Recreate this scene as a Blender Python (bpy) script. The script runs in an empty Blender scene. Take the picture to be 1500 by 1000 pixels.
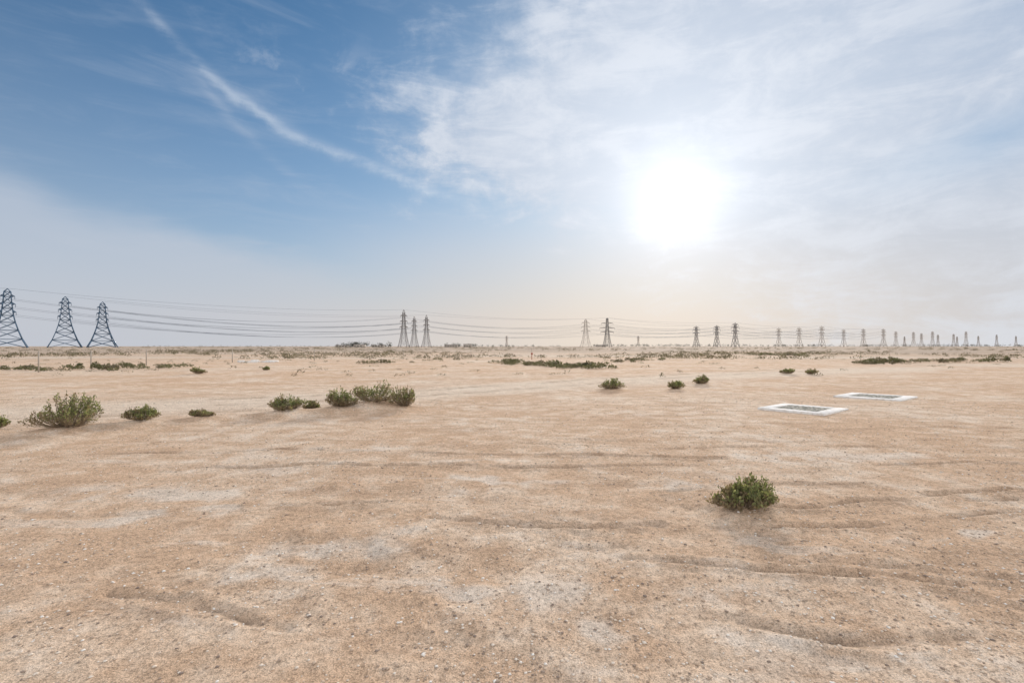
import bpy, math, numpy as np
from mathutils import Vector
rng = np.random.default_rng(7)
sc = bpy.context.scene
sc.view_settings.view_transform = 'Standard'
sc.view_settings.look = 'None'
sc.view_settings.exposure = 0
SUN_AZ, SUN_EL = 17.7, 15.4      # degrees, azimuth from +Y toward +X

# ------------------------------------------------------------------ helpers
def vnoise(x, y, seed=0):
    ix = np.floor(x); iy = np.floor(y)
    fx = x-ix; fy = y-iy
    fx = fx*fx*(3-2*fx); fy = fy*fy*(3-2*fy)
    def h(a, b):
        a = np.mod(a, 4096.); b = np.mod(b, 4096.)
        v = np.sin(a*127.1+b*311.7+seed*74.7)*43758.5453
        return v-np.floor(v)
    return (h(ix,iy)*(1-fx)+h(ix+1,iy)*fx)*(1-fy)+(h(ix,iy+1)*(1-fx)+h(ix+1,iy+1)*fx)*fy-0.5
def fbm(x, y, seed=0, o=4):
    s = 0; a = 1.
    for k in range(o):
        s = s+a*vnoise(x*2**k+k*17.3, y*2**k-k*9.1, seed+k); a *= .5
    return s
def obj_from(name, V, F, mat=None, smooth=False, parent=None):
    me = bpy.data.meshes.new(name)
    V = np.asarray(V, dtype=np.float32); F = np.asarray(F, dtype=np.int32)
    nf, k = F.shape
    me.vertices.add(len(V)); me.vertices.foreach_set('co', V.ravel())
    me.loops.add(nf*k); me.loops.foreach_set('vertex_index', F.ravel())
    me.polygons.add(nf); me.polygons.foreach_set('loop_start', np.arange(nf, dtype=np.int32)*k)
    if smooth: me.polygons.foreach_set('use_smooth', np.ones(nf, dtype=bool))
    me.update(calc_edges=True)
    o = bpy.data.objects.new(name, me); sc.collection.objects.link(o)
    if mat: me.materials.append(mat)
    if parent: o.parent = parent
    return o

class S:
    """tiny expression wrapper around math nodes"""
    nt = None
    def __init__(s, v): s.v = v
    @staticmethod
    def m(op, *a, clamp=False):
        n = S.nt.nodes.new('ShaderNodeMath'); n.operation = op; n.use_clamp = clamp
        for i, x in enumerate(a):
            x = x.v if isinstance(x, S) else x
            if isinstance(x, (int, float)): n.inputs[i].default_value = x
            else: S.nt.links.new(x, n.inputs[i])
        return S(n.outputs[0])
    def __add__(s, o): return S.m('ADD', s, o)
    __radd__ = __add__
    def __sub__(s, o): return S.m('SUBTRACT', s, o)
    def __rsub__(s, o): return S.m('SUBTRACT', o, s)
    def __mul__(s, o): return S.m('MULTIPLY', s, o)
    __rmul__ = __mul__
    def __truediv__(s, o): return S.m('DIVIDE', s, o)
def ss(x, a, b, lo=0., hi=1.):
    n = S.nt.nodes.new('ShaderNodeMapRange'); n.interpolation_type = 'SMOOTHSTEP'
    S.nt.links.new(x.v, n.inputs['Value'])
    if a > b: a, b, lo, hi = b, a, hi, lo
    for k, v in zip(('From Min','From Max','To Min','To Max'), (a, b, lo, hi)): n.inputs[k].default_value = v
    return S(n.outputs['Result'])
def gauss(x): return S.m('EXPONENT', (x*x)*-1.0)
def expo(x): return S.m('EXPONENT', x)
def mixc(f, a, b, mode='MIX'):
    n = S.nt.nodes.new('ShaderNodeMix'); n.data_type = 'RGBA'; n.blend_type = mode
    for sock, x in ((n.inputs[0], f), (n.inputs[6], a), (n.inputs[7], b)):
        x = x.v if isinstance(x, S) else x
        if isinstance(x, (int, float)): sock.default_value = x
        elif isinstance(x, tuple): sock.default_value = (*x, 1)
        else: S.nt.links.new(x, sock)
    return S(n.outputs[2])
def scalev(c, f):
    vm = S.nt.nodes.new('ShaderNodeVectorMath'); vm.operation = 'SCALE'
    S.nt.links.new(c.v, vm.inputs[0]); S.nt.links.new(f.v, vm.inputs['Scale']); return S(vm.outputs[0])
def noise(vec, scale, detail=4, rough=.5, dist=0):
    n = S.nt.nodes.new('ShaderNodeTexNoise')
    n.inputs['Scale'].default_value = scale; n.inputs['Detail'].default_value = detail
    n.inputs['Roughness'].default_value = rough; n.inputs['Distortion'].default_value = dist
    if vec is not None: S.nt.links.new(vec.v, n.inputs['Vector'])
    return S(n.outputs['Fac'])
def mapping(vec, rot=(0,0,0), scale=(1,1,1), loc=(0,0,0)):
    n = S.nt.nodes.new('ShaderNodeMapping')
    S.nt.links.new(vec.v, n.inputs['Vector'])
    n.inputs['Rotation'].default_value = [math.radians(r) for r in rot]
    n.inputs['Scale'].default_value = scale; n.inputs['Location'].default_value = loc
    return S(n.outputs[0])

# ------------------------------------------------------------------ sky
w = bpy.data.worlds.new("World"); sc.world = w; w.use_nodes = True
try:
    w.cycles.sampling_method = 'MANUAL'; w.cycles.sample_map_resolution = 512
except Exception as ex: print(ex)
nt = w.node_tree; nt.nodes.clear(); S.nt = nt
out = nt.nodes.new('ShaderNodeOutputWorld')
sky = nt.nodes.new('ShaderNodeTexSky'); sky.sky_type = 'NISHITA'; sky.sun_disc = False
sky.sun_elevation = math.radians(SUN_EL); sky.sun_rotation = math.radians(SUN_AZ)
sky.air_density = 1.0; sky.dust_density = 0.4; sky.ozone_density = 3.0
tc = nt.nodes.new('ShaderNodeTexCoord')
D = S(tc.outputs['Generated'])
sep = nt.nodes.new('ShaderNodeSeparateXYZ'); nt.links.new(D.v, sep.inputs[0])
X, Y, Z = (S(sep.outputs[i]) for i in range(3))
A = S.m('ARCTAN2', X, Y)*57.2958
E = S.m('ARCSINE', Z)*57.2958
sdir = Vector((math.sin(math.radians(SUN_AZ))*math.cos(math.radians(SUN_EL)),
               math.cos(math.radians(SUN_AZ))*math.cos(math.radians(SUN_EL)),
               math.sin(math.radians(SUN_EL))))
ang = S.m('ARCCOSINE', S.m('MINIMUM', X*sdir.x+Y*sdir.y+Z*sdir.z, 1.0))*57.2958
nbig = noise(mapping(D, loc=(3.1,1.7,.4)), 3.0, 3, .6)
nfine = noise(mapping(D, rot=(0,32,0), scale=(2.2,2.2,8.0)), 2.6, 7, .66, .5)
nfine2 = noise(mapping(D, rot=(0,-28,0), scale=(1.6,1.6,9.0), loc=(4,2,1)), 2.6, 6, .60, .6)
nmed = noise(mapping(D, loc=(1,5,2)), 9.0, 6, .64, .3)
front = ss(S.m('ABSOLUTE', A), 160, 100)
# main cirrus sheet, left-hand apex at az -15, el 22
wob = (nbig-.5)*12+(nmed-.5)*13+(nfine-.5)*12
d1 = (A+16.)*.565-(E-22.5)*.823+wob
d2 = (A+16.)*.416+(E-21.5)*.91+wob
big = ss(d1, -2.5, 7)*ss(d2, -2, 5)*front
big = big*(.74+ss(nfine*.6+nmed*.4, .36, .62)*.26)
# blue opening on the right
gap = expo(((A-46)*(A-46)/110.+(E-16.8-(A-45)*.2)*(E-16.8-(A-45)*.2)/5.)*-1.0+(nbig-.5)*2.0)
gap2 = ss(A, 34, 50)*ss(E, 20, 28)
big = big*(1-S.m('MINIMUM', gap, 1.0)*.6)*(1-gap2*.3)
# contrail drifting across the left
dA = A+23.1
mn = S.m('MINIMUM', dA, 0.0)
Ec = 21.0-dA*.3+mn*mn*.02
off = E-Ec+(nbig-.5)*1.0+(nmed-.5)*2.4
trail = gauss(off/ .6)*ss(A, -46, -30)*ss(A, -2, -10)*ss(nfine2*.5+nmed*.5, .36, .62)*.55
trail2 = gauss((E-Ec+2.4+(A+28)*.35+(nmed-.5)*2.0)/.7)*ss(A, -34, -30)*ss(A, -20, -25)*ss(nfine2,.35,.7)*.22
puffs = ss(nmed, .54, .72)*gauss((A+22)/7.)*gauss((E-26.)/3.)*.5
# lower left bank
dL = (13.9-(A+45)*.26)-E+(nbig-.5)*6+(nfine2-.5)*3
bank = ss(dL, -2.0, 2.0)*ss(A, -10, -26)*front*.62
# thin veil everywhere
veil = ss(nfine2, .48, .80)*.20+ss(nfine,.5,.8)*.12
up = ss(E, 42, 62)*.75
fill_deck = S.m('MAXIMUM', S.m('MAXIMUM', (1-front)*.8, ss(Y, .3, -.3)*.8), up)
def over(a, b): return 1-(1-a)*(1-b)
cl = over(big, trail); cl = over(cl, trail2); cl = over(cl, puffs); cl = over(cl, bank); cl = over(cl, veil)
cl = over(cl, fill_deck)
# haze toward the horizon and around the sun
hz = expo(S.m('MAXIMUM', E, 0.0)/-12.5)
hz = S.m('MINIMUM', hz*1.28, 1.0)
hz2 = ss(E, 18, 9)*ss(A, -30, -5)*.6*ss(A, 100, 60)
aur = gauss(ang/22.0)*.97
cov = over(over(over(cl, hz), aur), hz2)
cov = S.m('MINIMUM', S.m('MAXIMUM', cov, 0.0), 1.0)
# cloud / haze radiance
lum = mixc(hz, (.52,.59,.71), (.53,.56,.62))
warm = gauss((A-14)/30.)*ss(E, 15, 0)
lum = mixc(warm*.95, lum, (.74,.63,.52))
lum = mixc(big*.5*ss(nfine*.6+nmed*.4,.40,.62), lum, (.70,.75,.83))
lum = mixc(trail, lum, (.62,.70,.80))
# bright cloud deck overhead and behind, out of view, added to light the ground
lum = mixc(S.m('MINIMUM', fill_deck, 1.0), lum, (1.48,1.46,1.43))
gl = gauss(ang/4.2)*.30+gauss(ang/12.0)*.14+expo(ang/-18.0)*.26
lum = mixc(1.0, lum, scalev(mixc(gauss(ang/10.), (1.,.96,.91), (1.,.99,.96)), gl), 'ADD')
blue = mixc(1.0, S(sky.outputs[0]), (.20,.86,1.16), 'MULTIPLY')
b1 = nt.nodes.new('ShaderNodeBackground'); b1.inputs[1].default_value = .08
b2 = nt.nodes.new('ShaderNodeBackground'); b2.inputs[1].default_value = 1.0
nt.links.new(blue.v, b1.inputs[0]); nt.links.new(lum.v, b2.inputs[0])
mx = nt.nodes.new('ShaderNodeMixShader')
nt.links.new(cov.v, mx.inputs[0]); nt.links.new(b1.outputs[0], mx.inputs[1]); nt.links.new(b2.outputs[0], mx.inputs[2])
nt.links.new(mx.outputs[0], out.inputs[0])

sl = bpy.data.lights.new('sun', 'SUN'); sl.energy = 3.2; sl.angle = math.radians(7.0); sl.color = (1, .91, .80)
so = bpy.data.objects.new('sun', sl); sc.collection.objects.link(so)
so.rotation_euler = sdir.to_track_quat('Z', 'Y').to_euler()

# ------------------------------------------------------------------ materials
def newmat(name):
    m = bpy.data.materials.new(name); m.use_nodes = True
    S.nt = m.node_tree
    b = m.node_tree.nodes['Principled BSDF']; b.inputs['Roughness'].default_value = .9
    b.inputs['Specular IOR Level'].default_value = .2
    return m, b
def attr(name):
    n = S.nt.nodes.new('ShaderNodeAttribute'); n.attribute_name = name; return S(n.outputs['Fac'])
def ramp(f, stops, const=False):
    n = S.nt.nodes.new('ShaderNodeValToRGB'); cr = n.color_ramp
    if const: cr.interpolation = 'CONSTANT'
    while len(cr.elements) < len(stops): cr.elements.new(.5)
    for e, (p, c) in zip(cr.elements, stops): e.position = p; e.color = (*c, 1)
    S.nt.links.new(f.v, n.inputs[0]); return S(n.outputs[0])

mg, b = newmat('desert_sand')
g = S.nt.nodes.new('ShaderNodeNewGeometry'); P = S(g.outputs['Position'])
n1 = noise(P, .35, 5, .6); n2 = noise(P, 2.2, 6, .65); n3 = noise(P, 22, 4, .7); n4 = noise(P, 95, 2, .75)
n0 = noise(mapping(P, scale=(.5,1,1)), .05, 4, .6)
ns = noise(mapping(P, rot=(0,0,9), scale=(.35,1.6,1)), 1.3, 6, .62, .4)
col = mixc(ss(n1*.5+n2*.5, .43, .57), (.67,.465,.32), (.77,.59,.445))
col = mixc(ss(ns, .52, .64)*.5, col, (.54,.37,.255))
patch = S.m('MINIMUM', attr('crust')+ss(n2*.5+n1*.5, .52, .60)*.45+ss(ns, .42,.33)*.45, 1.0)
crust = ss(patch+(n2-.5)*.5, .05, .85)
col = mixc(crust*.72, col, (.80,.69,.59))
col = mixc(attr('pale')*.8, col, (.80,.68,.56))
col = mixc(attr('rut')*.75, col, (.42,.29,.20))
col = mixc(attr('far')*ss(n0, .28, .54)*.78, col, (.38,.31,.255))
grain = ((n4-.5)*2.2+(n3-.5)*1.6)*(1.1-crust*.2)+(n2-.5)*.5
gr = ss(grain, -.65, .5, .52, 1.18)
col = scalev(col, gr)
S.nt.links.new(col.v, b.inputs['Base Color'])
b.inputs['Roughness'].default_value = 1; b.inputs['Specular IOR Level'].default_value = 0.05
bp = S.nt.nodes.new('ShaderNodeBump'); bp.inputs['Distance'].default_value = .035; bp.inputs['Strength'].default_value = 1.0
S.nt.links.new((n3*.9+n4*.4).v, bp.inputs['Height']); S.nt.links.new(bp.outputs[0], b.inputs['Normal'])

def foliage(name, stops, trans=.35):
    m, b = newmat(name)
    g = S.nt.nodes.new('ShaderNodeNewGeometry'); r = S(g.outputs['Random Per Island'])
    c = ramp(r, stops)
    S.nt.links.new(c.v, b.inputs['Base Color']); b.inputs['Roughness'].default_value = .6
    t = S.nt.nodes.new('ShaderNodeBsdfTranslucent'); S.nt.links.new(mixc(1.0, c, (1.5,1.5,1.0), 'MULTIPLY').v, t.inputs[0])
    x = S.nt.nodes.new('ShaderNodeMixShader'); x.inputs[0].default_value = trans
    S.nt.links.new(b.outputs[0], x.inputs[1]); S.nt.links.new(t.outputs[0], x.inputs[2])
    S.nt.links.new(x.outputs[0], S.nt.nodes['Material Output'].inputs[0]); return m
m_green = foliage('shrub_leaves', [(0,(.14,.12,.07)),(.25,(.13,.145,.07)),(.6,(.20,.22,.095)),(1,(.35,.35,.16))], .35)
m_olive = foliage('olive_leaves', [(0,(.12,.10,.065)),(.35,(.11,.115,.06)),(.75,(.15,.15,.08)),(1,(.24,.21,.13))], .25)
m_brown = foliage('dry_leaves', [(0,(.15,.11,.075)),(.5,(.28,.21,.14)),(.85,(.20,.18,.10)),(1,(.40,.32,.21))])
m_far = foliage('scrub_leaves', [(0,(.13,.105,.08)),(.4,(.16,.135,.095)),(.8,(.15,.145,.09)),(1,(.25,.20,.14))], .25)
m_tree = foliage('tree_leaves', [(0,(.15,.15,.14)),(1,(.21,.21,.19))], .1)
m_stem, b = newmat('twigs'); b.inputs['Base Color'].default_value = (.26,.20,.14,1)
m_stone, b = newmat('stones')
g = S.nt.nodes.new('ShaderNodeNewGeometry')
c = ramp(S(g.outputs['Random Per Island']), [(0,(.24,.19,.16)),(.3,(.50,.38,.29)),(.6,(.66,.52,.40)),(.85,(.74,.65,.56)),(1,(.85,.82,.78))])
S.nt.links.new(c.v, b.inputs['Base Color'])
def metal(name, c, haze_fade=0):
    m, b = newmat(name)
    g = S.nt.nodes.new('ShaderNodeNewGeometry'); n = noise(S(g.outputs['Position']), .6, 3)
    S.nt.links.new(mixc(n, tuple(x*.85 for x in c), tuple(x*1.15 for x in c)).v, b.inputs['Base Color'])
    b.inputs['Roughness'].default_value = .7
    if haze_fade:   # distance haze put into the material as part transparency
        t = S.nt.nodes.new('ShaderNodeBsdfTransparent'); x = S.nt.nodes.new('ShaderNodeMixShader'); x.inputs[0].default_value = haze_fade
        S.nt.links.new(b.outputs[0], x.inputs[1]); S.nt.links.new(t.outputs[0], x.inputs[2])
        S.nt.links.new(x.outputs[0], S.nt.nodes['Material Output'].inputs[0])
    return m
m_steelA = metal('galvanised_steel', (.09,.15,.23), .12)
m_steelB = metal('galvanised_steel_hazy', (.29,.27,.26), .48)  # steel colour paled to imitate haze on the further towers
m_steelC = metal('galvanised_steel_hazier', (.42,.36,.31), .70)  # paler still, haze put into the colour of the farthest towers
m_cable = metal('aluminium_cable', (.20,.23,.28), .4)
m_post = metal('fence_steel', (.38,.33,.28))
m_conc, b = newmat('white_concrete')
g = S.nt.nodes.new('ShaderNodeNewGeometry'); n = noise(S(g.outputs['Position']), 9, 6, .7)
S.nt.links.new(mixc(ss(n,.4,.7), (.82,.80,.78), (.62,.56,.50)).v, b.inputs['Base Color'])
m_grate, b = newmat('dark_grating')
g = S.nt.nodes.new('ShaderNodeNewGeometry'); n = noise(S(g.outputs['Position']), 14, 4, .7)
S.nt.links.new(mixc(ss(n,.40,.60), (.15,.16,.14), (.62,.57,.50)).v, b.inputs['Base Color'])
m_pit, b = newmat('pit_gravel'); b.inputs['Base Color'].default_value = (.10,.10,.085,1)
m_wall = metal('rendered_wall', (.46,.41,.36)); m_roof = metal('roof_sheet', (.36,.33,.31)); m_glass = metal('window_dark', (.14,.13,.13))
m_red = metal('red_paint', (.40,.14,.10))

# ------------------------------------------------------------------ shrub list (x, y, width, height, kind)
shrubs = [
 (2.24,4.95,.70,.27,'g'),(-8.15,9.45,1.25,.58,'g'),(-7.45,10.3,.66,.26,'g'),(-6.7,11.0,.58,.13,'b'),
 (-5.26,11.9,1.05,.32,'g'),(-5.0,12.9,.45,.18,'b'),(-4.1,12.3,.95,.46,'g'),(-3.55,13.1,1.5,.46,'g'),(-2.70,12.9,.85,.52,'b'),
 (-9.75,9.6,.5,.25,'g'),(3.7,19.0,.98,.36,'g'),(6.05,19.0,.66,.30,'g'),(6.6,20.5,.4,.18,'b'),(7.9,21.4,.90,.30,'g'),(8.4,22.6,.5,.16,'b'),
 (15.4,28.6,.88,.28,'g'),(16.7,28.6,.8,.25,'b'),(-17.5,28.6,.85,.34,'g'),(-15.8,33,.5,.2,'g')]
berm = np.array([(-14,6.5),(-9,9.1),(-6.5,10.9),(-4,12.6),(-2,14.8),(1.4,18.2),(6,24)])
tracks = [
 [(-.7,4.66),(.3,4.5),(1.3,4.58)], [(.6,4.15),(1.5,3.98),(2.6,3.7),(3.9,3.45)], [(2.2,4.5),(3.2,4.62),(5.2,4.95)],
 [(3.8,6.65),(4.6,6.8),(5.5,6.95),(7.5,7.1)], [(4.4,5.5),(5.6,5.7),(7,5.6)], [(-4.9,6.9),(-3.4,6.7),(-2.2,6.95),(.2,6.65),(2.5,6.9)],
 [(-2.6,3.35),(-2,3.2),(-1.3,2.95)], [(1.0,3.0),(2.0,2.8),(3.2,2.75)], [(0.2,8.4),(2.5,8.0),(5,8.3),(9,8.1)],
 [(.5,8.9),(2.8,8.5),(5.2,8.8),(9.2,8.7)], [(1.6,5.6),(2.5,5.9),(4.2,6.0)], [(-8,14),(-4,16),(1,20),(8,26),(20,34)],
 [(-9,15.5),(-5,17.5),(0,21.5),(7,27.5),(19,36)], [(2.8,3.2),(3.6,3.05),(4.4,3.1)], [(-6,7.6),(-3,7.9),(0,7.5),(3,7.3)], [(.9,3.95),(1.9,3.72),(3.,3.4)],
 [(-5.2,5.1),(-4,4.9),(-2.8,5.2),(-1.2,5.25)], [(5,9.8),(8,10.2),(12,9.9)], [(2.4,5.0),(3.6,5.25),(5.2,5.3)], [(-12,11.2),(-8,12.2),(-4,14.6)]]
crusts = [(-4.1,5.6,1.2,.5),(-1.4,4.3,.8,.35),(.23,3.4,.6,.33),(1.85,5.8,.35,.6),(-1.7,3.65,.5,.25),(-3.0,4.9,.6,.3),(.8,2.9,.4,.2),(3.6,4.1,.6,.12),(4.5,7.5,1.5,.5),(-.2,6.0,.6,.2)]

def segdist(x, y, pl):
    pl = np.asarray(pl, float); d = np.full(x.shape, 1e9)
    t = np.linspace(0, len(pl)-1, (len(pl)-1)*2+1); k = np.arange(len(pl))
    px = np.interp(t, k, pl[:,0]); py = np.interp(t, k, pl[:,1])
    for i in range(len(px)-1):
        ax, ay, bx, by = px[i], py[i], px[i+1], py[i+1]
        L = (bx-ax)**2+(by-ay)**2
        tt = np.clip(((x-ax)*(bx-ax)+(y-ay)*(by-ay))/L, 0, 1)
        d = np.minimum(d, np.hypot(x-ax-tt*(bx-ax), y-ay-tt*(by-ay)))
    return d
def ground(x, y):
    """returns height, crust, pale, rut"""
    x = np.asarray(x, float); y = np.asarray(y, float)
    d = np.hypot(x, y)
    h = np.zeros_like(d)
    sp = .024+.032*np.maximum(d-6, 0)
    for lam, amp, sd in ((60,.25,1),(14,.09,2),(4,.05,3),(1.3,.030,4),(.45,.024,5),(.16,.014,6),(.08,.009,7)):
        f = np.clip(1.6-3*sp/lam, 0, 1)
        if lam == 60: f = f*np.clip((d-25)/80, 0, 1)
        if lam == 14: f = f*np.clip((d-3)/15, 0, 1)
        rough = 1.
        if lam < 1: rough = .35+2.0*np.clip(.45+1.3*fbm(x/1.9, y/1.0, 33, 3), 0, 1)
        if lam in (1.3, .45): xx, yy = x*.55, y*1.25     # wind and wheel drag: longer across than along
        else: xx, yy = x, y
        h += amp*vnoise(xx/lam+3.3, yy/lam+7.7, sd)*f*rough
    near = d < 60
    c = np.zeros_like(d); p = np.zeros_like(d); ru = np.zeros_like(d)
    if near.any():
        xn = x[near]; yn = y[near]
        wx = xn+.12*vnoise(xn*1.5, yn*1.5, 50)+.03*vnoise(xn*7, yn*7, 51); wy = yn+.22*vnoise(xn*1.1, yn*1.3, 52)+.04*vnoise(xn*8, yn*8, 53)
        hn = np.zeros_like(xn); rn = np.zeros_like(xn)
        for i, tr in enumerate(tracks):
            q = segdist(wx, wy, tr)
            m = np.clip(.75+1.6*vnoise(xn*1.1+i*5, yn*1.1, 60), 0.0, 1)*np.clip(.8+1.2*vnoise(xn*5, yn*5, 63), .2, 1)
            wd = .045 if i not in (11, 12, 19) else .15
            wd = wd*(1+.03*np.maximum(yn-5, 0))
            hn += m*(-.026*np.exp(-(q/wd)**2)+.018*np.exp(-((q-2.1*wd)/wd)**2))
            rn = np.maximum(rn, m*np.exp(-(q/(.9*wd))**2))
        q = segdist(wx, wy, berm)
        hn += .10*np.exp(-(q/.38)**2)*np.clip(.7+vnoise(xn*.7, yn*.7, 61), .2, 1.2)
        for sx, sy, sw, sh, k in shrubs:
            hn += .09*sw*np.exp(-((xn-sx)**2+(yn-sy)**2)/(.55*sw)**2)
        h[near] += hn; ru[near] = rn
        cn = np.zeros_like(xn); jx = xn+.9*fbm(xn*1.3, yn*1.3, 70); jy = yn+.6*fbm(xn*1.3, yn*1.3, 71)
        for cx, cy, rx, ry in crusts:
            cn = np.maximum(cn, np.clip(1.5-1.3*np.sqrt(((jx-cx)/rx)**2+((jy-cy)/ry)**2), 0, 1))
        c[near] = cn*np.clip(.7+1.6*fbm(xn*2.5, yn*2.5, 72), 0, 1)
        q = segdist(wx, wy, [(-30,8),(-14,11),(-7,15),(0,20),(10,27),(30,38)])
        p[near] = np.clip(1.5-q/2.2, 0, 1)*.8
    p = np.maximum(p, np.clip(2.2*fbm(x/22., y/14., 80)-.25, 0, 1)*np.clip((d-12)/15, 0, 1))
    return h, c, p, ru

def graded(lo_fine, hi_fine, step, grow, lo, hi):
    a = list(np.arange(lo_fine, hi_fine, step)); s = step
    while a[-1] < hi: s *= 1+grow; a.append(a[-1]+s)
    left = []; s = step; v = lo_fine
    while v > lo: s *= 1+grow; v -= s; left.append(v)
    return np.array(left[::-1]+a)
gx = graded(-4.5, 4.8, .022, .034, -9000, 9000)
gy = graded(2.1, 7, .020, .034, -9000, 9000)
GX, GY = np.meshgrid(gx, gy)
H, C, PL, RU = ground(GX.ravel(), GY.ravel())
V = np.stack([GX.ravel(), GY.ravel(), H], 1)
nx, ny = len(gx), len(gy)
ii = (np.arange(ny-1)[:,None]*nx+np.arange(nx-1)[None,:]).ravel()
F = np.stack([ii, ii+1, ii+1+nx, ii+nx], 1)
go = obj_from('desert_ground', V, F, mg, True)
print('ground verts', len(V))
dd = np.hypot(V[:,0], V[:,1])
for nm, arr in (('crust', C), ('pale', PL), ('rut', RU), ('far', np.clip((dd-50)/130, 0, 1))):
    a = go.data.attributes.new(nm, 'FLOAT', 'POINT'); a.data.foreach_set('value', arr.astype(np.float32))
def gz(x, y): return float(ground(np.array([x]), np.array([y]))[0][0])

# ------------------------------------------------------------------ stones
def stones(name, n, d0, d1, s0, s1, seed):
    r = np.random.default_rng(seed)
    d = d0*np.exp(r.random(n)*math.log(d1/d0)); x = (r.random(n)*2-1)*(d*1.15+1)
    keep = fbm(x*.8, d*.8, 90)+r.random(n)*.8 > .25
    x, d = x[keep], d[keep]; n = len(x)
    h = ground(x, d)[0]
    s = (s0+(s1-s0)*r.random(n)**5)*(1+.05*d)
    base = np.array([(1,0,0),(0,1,0),(-1,0,0),(0,-1,0),(0,0,.55),(0,0,-.55)])
    vv = base[None]*s[:,None,None]*(.6+.7*r.random((n,6,1)))
    a = r.random(n)*6.28; ca, sa = np.cos(a), np.sin(a)
    vx = vv[:,:,0]*ca[:,None]-vv[:,:,1]*sa[:,None]; vy = vv[:,:,0]*sa[:,None]+vv[:,:,1]*ca[:,None]
    V = np.stack([vx+x[:,None], vy+d[:,None], vv[:,:,2]+(h+s*.15)[:,None]], 2).reshape(-1, 3)
    f = np.array([(0,1,4),(1,2,4),(2,3,4),(3,0,4),(1,0,5),(2,1,5),(3,2,5),(0,3,5)])
    F = (f[None]+np.arange(n)[:,None,None]*6).reshape(-1, 3)
    obj_from(name, V, F, m_stone)
stones('gravel', 110000, 2.0, 16, .0016, .013, 3)

# ------------------------------------------------------------------ shrubs
def leaves_mesh(P, L, r, up=0.3, wid=.42):
    n = len(P)
    dr = r.normal(size=(n,3)); dr[:,2] = np.abs(dr[:,2])*1.0+up; dr /= np.linalg.norm(dr, axis=1)[:,None]
    sd = np.cross(dr, r.normal(size=(n,3))); sd /= np.linalg.norm(sd, axis=1)[:,None]
    L = L[:,None]
    V = np.stack([P, P+dr*L*.55+sd*L*wid, P+dr*L, P+dr*L*.55-sd*L*wid], 1).reshape(-1, 3)
    F = np.arange(n*4).reshape(-1, 4)
    return V, F
def tube(pts, rad):
    pts = np.asarray(pts); n = len(pts); V = []; F = []
    for i in range(n):
        t = pts[min(i+1,n-1)]-pts[max(i-1,0)]; t = t/np.linalg.norm(t)
        u = np.cross(t, (0.3,.2,1.) if abs(t[2]) < .9 else (1.,0,0)); u /= np.linalg.norm(u); v = np.cross(t, u)
        rr = rad[i] if hasattr(rad, '__len__') else rad
        for k in range(3):
            a = k*2.0944; V.append(pts[i]+rr*(u*math.cos(a)+v*math.sin(a)))
        if i:
            for k in range(3): F.append((3*i-3+k, 3*i-3+(k+1)%3, 3*i+(k+1)%3, 3*i+k))
    return V, F
def make_shrub(x, y, w, h, kind, seed, name):
    r = np.random.default_rng(seed); z0 = gz(x, y)-.01
    det = min(1., 7./y)
    nst = int(60+120*det*min(w/.6, 1.8)); nl = int(20*(.5+.5*det)); ls = .028+.0014*y
    SV, SF, LP, LL, LK = [], [], [], [], []
    lobes = [(r.random()*6.28, r.uniform(.2,.45), r.uniform(.5,1.2)) for _ in range(8)]
    crowns = [(r.uniform(-.33,.33)*w, r.uniform(-.25,.25)*w, r.uniform(.7,1.1)) for _ in range(4)]
    dry_dir = r.uniform(2.2, 4.2)
    for s in range(nst):
        a = r.random()*6.28; rad = math.sqrt(r.random())
        lob = .62+.5*max(lk*math.exp(-((math.atan2(math.sin(a-la), math.cos(a-la))/lw)**2)) for la, lw, lk in lobes)
        ex = math.cos(a)*rad*w*.5*lob; ey = math.sin(a)*rad*w*.42*lob
        cr = max(ck*math.exp(-((ex-cx)**2+(ey-cy)**2)/(.24*w)**2) for cx, cy, ck in crowns)
        ez = h*(.38+.72*cr)*math.sqrt(max(0, 1-.45*rad*rad))*r.uniform(.5, 1.1)
        b0 = np.array([ex*.3, ey*.3, 0]); e = np.array([ex, ey, ez]); mid = (b0+e)/2+np.array([ex*.22, ey*.22, -.07*h])+r.normal(size=3)*.02*w
        ts = np.linspace(0, 1, 5)[:,None]
        pts = b0*(1-ts)**2+2*mid*ts*(1-ts)+e*ts**2
        v, f = tube(pts, np.linspace(.0032, .0012, 5)*(1+.05*y)); o = len(SV); SV += v; SF += [tuple(i+o for i in q) for q in f]
        t = (.40+.62*r.random(nl)**.6)[:,None]
        q = b0*(1-t)**2+2*mid*t*(1-t)+e*t**2+r.normal(size=(nl,3))*ls*.32
        side = max(0, math.cos(a-dry_dir))*rad
        dead = r.random() < (.10+.6*side if kind == 'g' else .6)
        LP.append(q); LL.append(ls*(.5+.7*r.random(nl))); LK.append(np.full(nl, dead))
    LP = np.concatenate(LP); LL = np.concatenate(LL); LK = np.concatenate(LK); LP[:,2] = np.maximum(LP[:,2], .005)
    e = bpy.data.objects.new(name, None); sc.collection.objects.link(e); e.location = (x, y, z0)
    low = LK | (LP[:,2] < h*(.18+.25*r.random(len(LP))))
    for nm, m, mt in (('leaves', ~low, m_green), ('dry_leaves', low, m_brown)):
        if m.sum():
            v, f = leaves_mesh(LP[m], LL[m], r, .9, .27); obj_from(nm, v, f, mt, parent=e)
    obj_from('stems', SV, SF, m_stem, parent=e)
for i, (x, y, ww, hh, k) in enumerate(shrubs): make_shrub(x, y, ww, hh, k, 100+i, 'desert_shrub')

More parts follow.
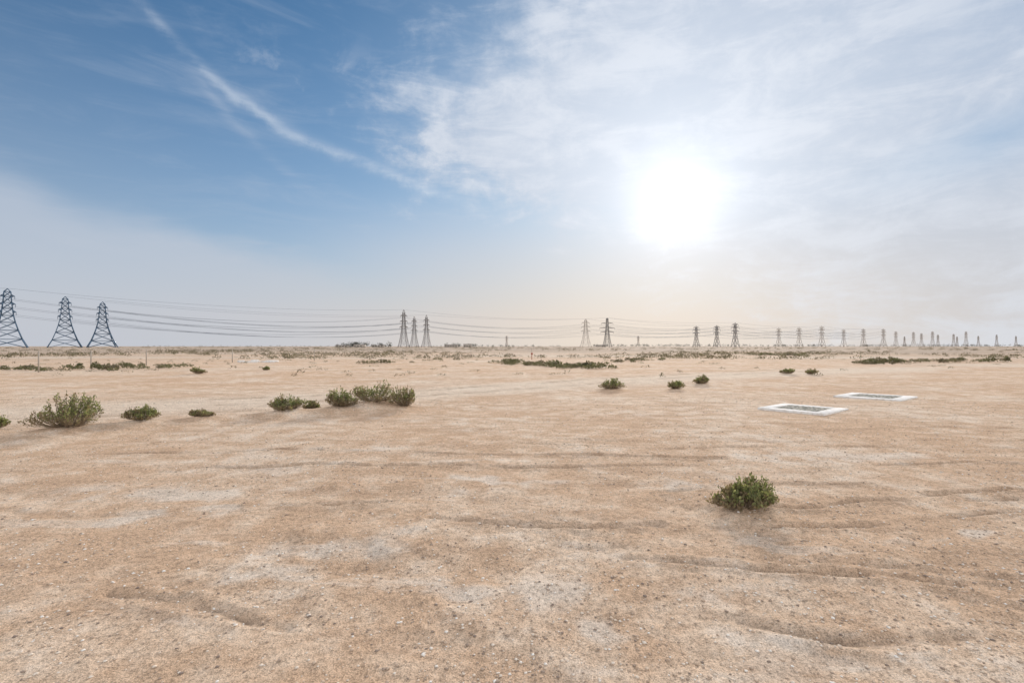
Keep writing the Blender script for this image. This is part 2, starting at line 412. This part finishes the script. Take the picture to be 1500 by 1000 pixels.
# scrub further out, one mass
def scrub(name, items, mat, seed, per=70):
    r = np.random.default_rng(seed); P = []; L = []
    for x, y, ww, hh in items:
        n = per; a = r.random(n)*6.28; rad = np.sqrt(r.random(n)); u = r.random(n)
        z = hh*np.sqrt(1-.9*rad**2)*u**.6
        P.append(np.stack([x+np.cos(a)*rad*ww*.5, y+np.sin(a)*rad*ww*.4, z+0], 1)); L.append(np.full(n, max(hh*.32, .05))*(.6+.7*r.random(n)))
    P = np.concatenate(P); L = np.concatenate(L)
    P[:,2] += ground(P[:,0], P[:,1])[0]
    v, f = leaves_mesh(P, L, r, .3, .4); obj_from(name, v, f, mat)
items = []; r = np.random.default_rng(11)
def strip(x0, y0, x1, y1, n, ws, hs, sx, sy):
    for _ in range(n):
        t = r.random(); items.append((x0+(x1-x0)*t+r.normal()*sx, y0+(y1-y0)*t+r.normal()*sy, ws*r.uniform(.4,1.3), hs*r.uniform(.4,1.3)))
strip(-36,32,-24,37,36,1.1,.34,.8,1.6)
strip(-34,40,-26,42,9,1.1,.30,1,1.)
strip(-1,48,6.5,37,38,1.2,.38,.6,1.6)
strip(2,42,7,36,12,1.2,.34,.6,.8)
strip(36,50,50,54,36,1.3,.38,.8,1.6)
strip(31,46,34,45,9,1.1,.34,.4,.4)
strip(10,50,15,58,12,1.2,.34,1,1)
strip(40,85,48,80,18,1.8,.45,1,2)
strip(-14,44,-8,60,10,1.,.3,1,2)
scrub('desert_scrub', items[::3]+items[1::3], m_olive, 21, 130); scrub('desert_scrub', items[2::3], m_far, 23, 130)
items = []
for _ in range(5200):
    d = 60*math.exp(r.random()*2.3); x = r.uniform(-1.1, 1.1)*d
    if fbm(np.array([x/25.]), np.array([d/35.]), 95)[0]+ (.16 if x < 0 else .04) > .02+.3*r.random():
        items.append((x, d, r.uniform(.5,1.9)*(1+d/180), r.uniform(.22,.5)*(1+d/380)))
for _ in range(110):
    d = r.uniform(26, 62); x = r.uniform(-1., 1.)*d; items.append((x, d, r.uniform(.3,.8), r.uniform(.1,.22)))
print('scrub', len(items))
scrub('distant_scrub', items, m_far, 22, 34)

# ------------------------------------------------------------------ service slabs
def box(V, F, c, dx, dy, z0, z1, ux=(1,0), uy=(0,1)):
    o = len(V)
    for z in (z0, z1):
        for sx, sy in ((-1,-1),(1,-1),(1,1),(-1,1)):
            V.append((c[0]+ux[0]*sx*dx+uy[0]*sy*dy, c[1]+ux[1]*sx*dx+uy[1]*sy*dy, z))
    F += [(o,o+3,o+2,o+1),(o+4,o+5,o+6,o+7)]+[(o+i, o+(i+1)%4, o+4+(i+1)%4, o+4+i) for i in range(4)]
def slab(cx, cy, half, rot):
    z = gz(cx, cy); e = bpy.data.objects.new('manhole_slab', None); sc.collection.objects.link(e)
    e.location = (cx, cy, z); e.rotation_euler = (0, 0, math.radians(rot))
    V = []; F = []; fw = half*.17; ins = half-2*fw
    box(V, F, (0, half-fw), half, fw, -.08, .05); box(V, F, (0, -half+fw), half, fw, -.08, .05)
    box(V, F, (half-fw, 0), fw, ins-.001, -.08, .048); box(V, F, (-half+fw, 0), fw, ins-.001, -.08, .048)
    o = obj_from('concrete_frame', V, F, m_conc, parent=e)
    bv = o.modifiers.new('bevel', 'BEVEL'); bv.width = .008; bv.segments = 2
    V = []; F = []; box(V, F, (0,0), ins-.003, ins-.003, -.06, .028); obj_from('pit', V, F, m_pit, parent=e)
    V = []; F = []; n = 8
    for i in range(n):
        t = -ins+(i+.5)*2*ins/n
        box(V, F, (t, 0), ins/n*.33, ins-.004, .030, .046); box(V, F, (0, t), ins-.004, ins/n*.33, .031, .044)
    obj_from('grating', V, F, m_grate, parent=e)
slab(7.4, 13.05, .78, 39); slab(11.55, 16.3, .90, 40)

# ------------------------------------------------------------------ fence
fp = [(-44,30),(-36,30.6),(-29.2,31.6),(-30,36.5),(-30.7,43),(-27.3,50),(-22,57),(-13.4,63),(-5.6,70),(3,78)]
fe = bpy.data.objects.new('wire_fence', None); sc.collection.objects.link(fe)
V = []; F = []
for x, y in fp:
    z = gz(x, y); box(V, F, (x, y), .03, .03, z-.1, z+1.3)
obj_from('posts', V, F, m_post, parent=fe)
V = []; F = []
for k in (.45,.85,1.25):
    for (x0,y0),(x1,y1) in zip(fp[:-1], fp[1:]):
        z0, z1 = gz(x0,y0)+k, gz(x1,y1)+k
        pts = [np.array([x0+(x1-x0)*t, y0+(y1-y0)*t, z0+(z1-z0)*t-.12*4*t*(1-t)]) for t in np.linspace(0,1,6)]
        v, f = tube(pts, .005); o = len(V); V += v; F += [tuple(i+o for i in q) for q in f]
obj_from('wires', V, F, m_post, parent=fe)

V = []; F = []
for k in range(14):
    a = r.uniform(0, 3.14); ux = (math.cos(a), math.sin(a)); uy = (-ux[1], ux[0]); x = -25+r.normal()*1.0; y = 51+r.normal()*.8; z = gz(x, y)
    box(V, F, (x, y), r.uniform(.2,.6), r.uniform(.1,.3), z-.05, z+r.uniform(.06,.22), ux, uy)
obj_from('concrete_rubble', V, F, m_conc)
V = []; F = []; z = gz(2.4, 62); box(V, F, (2.4,62), .04, .04, z-.1, z+.6); box(V, F, (2.4,61.9), .12, .03, z+.6, z+.8)
obj_from('marker_sign', V, F, m_red)

# ------------------------------------------------------------------ pylons
def bar(V, F, a, b, t):
    a = np.asarray(a, float); b = np.asarray(b, float); d = b-a; d /= np.linalg.norm(d)
    u = np.cross(d, (0,0,1.) if abs(d[2]) < .9 else (1.,0,0)); u /= np.linalg.norm(u); v = np.cross(d, u); o = len(V); t *= .5
    for p in (a, b):
        for s, q in ((-1,-1),(1,-1),(1,1),(-1,1)): V.append(p+u*s*t+v*q*t)
    F += [(o,o+3,o+2,o+1),(o+4,o+5,o+6,o+7)]+[(o+i, o+(i+1)%4, o+4+(i+1)%4, o+4+i) for i in range(4)]
def pylon(x, y, rot, H, levels, arms, t, mat, peak=3.):
    V = []; F = []
    hw = lambda z: np.interp(z, [l[0] for l in levels], [l[1] for l in levels])
    cor = lambda z: [np.array([sx*hw(z), sy*hw(z), z]) for sx, sy in ((-1,-1),(1,-1),(1,1),(-1,1))]
    for (z0, _), (z1, _) in zip(levels[:-1], levels[1:]):
        a, b = cor(z0), cor(z1)
        for k in range(4):
            l = (k+1) % 4
            bar(V, F, a[k], b[k], t); bar(V, F, a[k], b[l], t*.6); bar(V, F, a[l], b[k], t*.6); bar(V, F, b[k], b[l], t*.55)
    top = cor(H)
    for c in top: bar(V, F, c, (0,0,H+peak), t*.7)
    tips = []
    for z, L in arms:
        w0 = hw(z); w1 = hw(z+2.2)
        for s in (-1, 1):
            tip = np.array([s*L, 0, z+.6])
            for q in (-1, 1):
                bar(V, F, (s*w0, q*w0, z), tip, t*.7); bar(V, F, (s*w1, q*w1, z+2.4), tip, t*.6)
                m0 = (np.array([s*w0, q*w0, z])+tip)/2; m1 = (np.array([s*w1, q*w1, z+2.4])+tip)/2
                bar(V, F, m0, m1, t*.4); bar(V, F, (s*w0, q*w0, z), m1, t*.4)
            bar(V, F, tip, tip-np.array([0,0,3.2]), t*.5)
            tips.append(tip-np.array([0,0,3.2]))
    o = obj_from('transmission_tower', V, F, mat); o.location = (x, y, -.3); o.rotation_euler = (0,0,math.radians(rot))
    c, s = math.cos(math.radians(rot)), math.sin(math.radians(rot))
    wt = [np.array([x+p[0]*c-p[1]*s, y+p[0]*s+p[1]*c, p[2]]) for p in tips]
    wt.append(np.array([x, y, H+peak])); return wt
LA = [(0,15.5),(9,11.2),(18,8.2),(26,6.0),(33,4.6),(40,3.8),(46,3.2),(52,2.8),(57,2.5)]
AA = [(36,6.5),(44,6.0),(52,5.4)]
LB = [(0,7.5),(10,5.2),(20,3.8),(30,2.8),(38,2.2),(46,1.8),(56,1.5)]
AB = [(32,6.5),(41,6),(50,5.4)]
LC = [(0,5.5),(12,3.4),(22,2.2),(32,1.8),(42,1.4)]
AC = [(29,7.5),(35.5,8.5),(41,6.5)]
A0 = pylon(-860,215,42,57,LA,AA,.55,m_steelA)
A1 = pylon(-510,517,42,57,LA,AA,.75,m_steelA); A2 = pylon(-524,600,42,57,LA,AA,.8,m_steelA); A3 = pylon(-537,671,42,57,LA,AA,.8,m_steelA)
C1 = pylon(-173,818,30,57,LB,AB,.75,m_steelB); C2 = pylon(-160,957,30,57,LB,AB,.75,m_steelB); C3 = pylon(-191,1000,30,57,LB,AB,.7,m_steelB)
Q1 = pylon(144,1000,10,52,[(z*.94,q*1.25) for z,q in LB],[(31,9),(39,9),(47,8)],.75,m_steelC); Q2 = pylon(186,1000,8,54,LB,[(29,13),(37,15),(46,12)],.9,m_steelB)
pts = [(1020,31),(1050,32),(1077,36),(1141,28),(1171,29),(1204,31),(1236,26),(1265,27),(1294,27),(1312,23),(1338,22),(1350,20),(1366,23),(1374,18),(1397,19),(1415,23),(1433,16),(1460,18),(1488,16),(1402,15),(1325,15),(935,16),(742,16)]
R = []
for k, (px, hp) in enumerate(pts):
    d = 45*750/hp; xx = (px-750)/750*d
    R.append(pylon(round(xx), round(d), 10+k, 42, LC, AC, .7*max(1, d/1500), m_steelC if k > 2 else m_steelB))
def span(name, chain, rad, sag=.035):
    V = []; F = []
    for a, b in zip(chain[:-1], chain[1:]):
        for p, q in zip(a, b):
            L = np.linalg.norm(q-p); s = L*sag*(.9 if p is not a[-1] else .5)
            P3 = [p+(q-p)*t-np.array([0,0,4*s*t*(1-t)]) for t in np.linspace(0,1,22)]
            v, f = tube(P3, rad); o = len(V); V += v; F += [tuple(i+o for i in g) for g in f]
    obj_from(name, V, F, m_cable)
span('power_lines', [A0, A1, C1, Q1, R[0], R[3], R[6]], .13)
span('power_lines', [A2, C2, Q2, R[1], R[4], R[7]], .13)
span('power_lines', [A3, C3], .13)
span('power_lines', [Q2, R[2], R[5], R[8]], .13)

# ------------------------------------------------------------------ distant farm and tree line
def house(x, y, a, b2, h):
    e = bpy.data.objects.new('farm_building', None); sc.collection.objects.link(e); e.location = (x, y, -.2)
    V = []; F = []; box(V, F, (0,0), a, b2, 0, h); obj_from('walls', V, F, m_wall, parent=e)
    V = []; F = []; box(V, F, (0,0), a+.4, b2+.4, h+.01, h+.4); obj_from('roof', V, F, m_roof, parent=e)
    V = []; F = []
    for k in np.arange(-a+2, a-1, 4.): box(V, F, (k, -b2-.03), .8, .05, 1.2, 2.8)
    obj_from('windows', V, F, m_glass, parent=e)
house(-232,705,9,5,3.0); house(-208,700,7,5,4.0); house(-186,712,8,4,3.0); house(-95,800,10,5,4.0); house(-70,805,6,5,5); house(330,1900,18,8,7)
def treeline(name, segs, seed):
    rr = np.random.default_rng(seed); P = []; L = []
    for x0, y0, x1, y1, n, h, per in segs:
        for _ in range(n):
            t = rr.random(); x = x0+(x1-x0)*t; y = y0+(y1-y0)*t; H = h*rr.uniform(.5,1.15)
            P.append(np.stack([x+rr.normal(size=per)*H*.32, y+rr.normal(size=per)*H*.32, np.abs(H*.55+rr.normal(size=per)*H*.24)], 1)); L.append(np.full(per, H*.22)*(.6+.7*rr.random(per)))
    v, f = leaves_mesh(np.concatenate(P), np.concatenate(L), rr, .1, .45); obj_from(name, v, f, m_tree)
treeline('distant_trees', [(-245,715,-170,718,30,6.0,60),(-110,815,-50,815,14,5.,60),(-60,900,100,1000,18,4,40),(-1400,1900,200,2100,150,5,30),(300,1900,2400,2300,320,9,30)], 5)

# ------------------------------------------------------------------ camera
cd = bpy.data.cameras.new('camera'); cd.lens = 18; cd.sensor_width = 36; cd.clip_start = .05; cd.clip_end = 30000
co = bpy.data.objects.new('camera', cd); sc.collection.objects.link(co)
co.location = (0, 0, 1.6+gz(0,0)); co.rotation_euler = (math.radians(90.53), 0, 0)
sc.camera = co
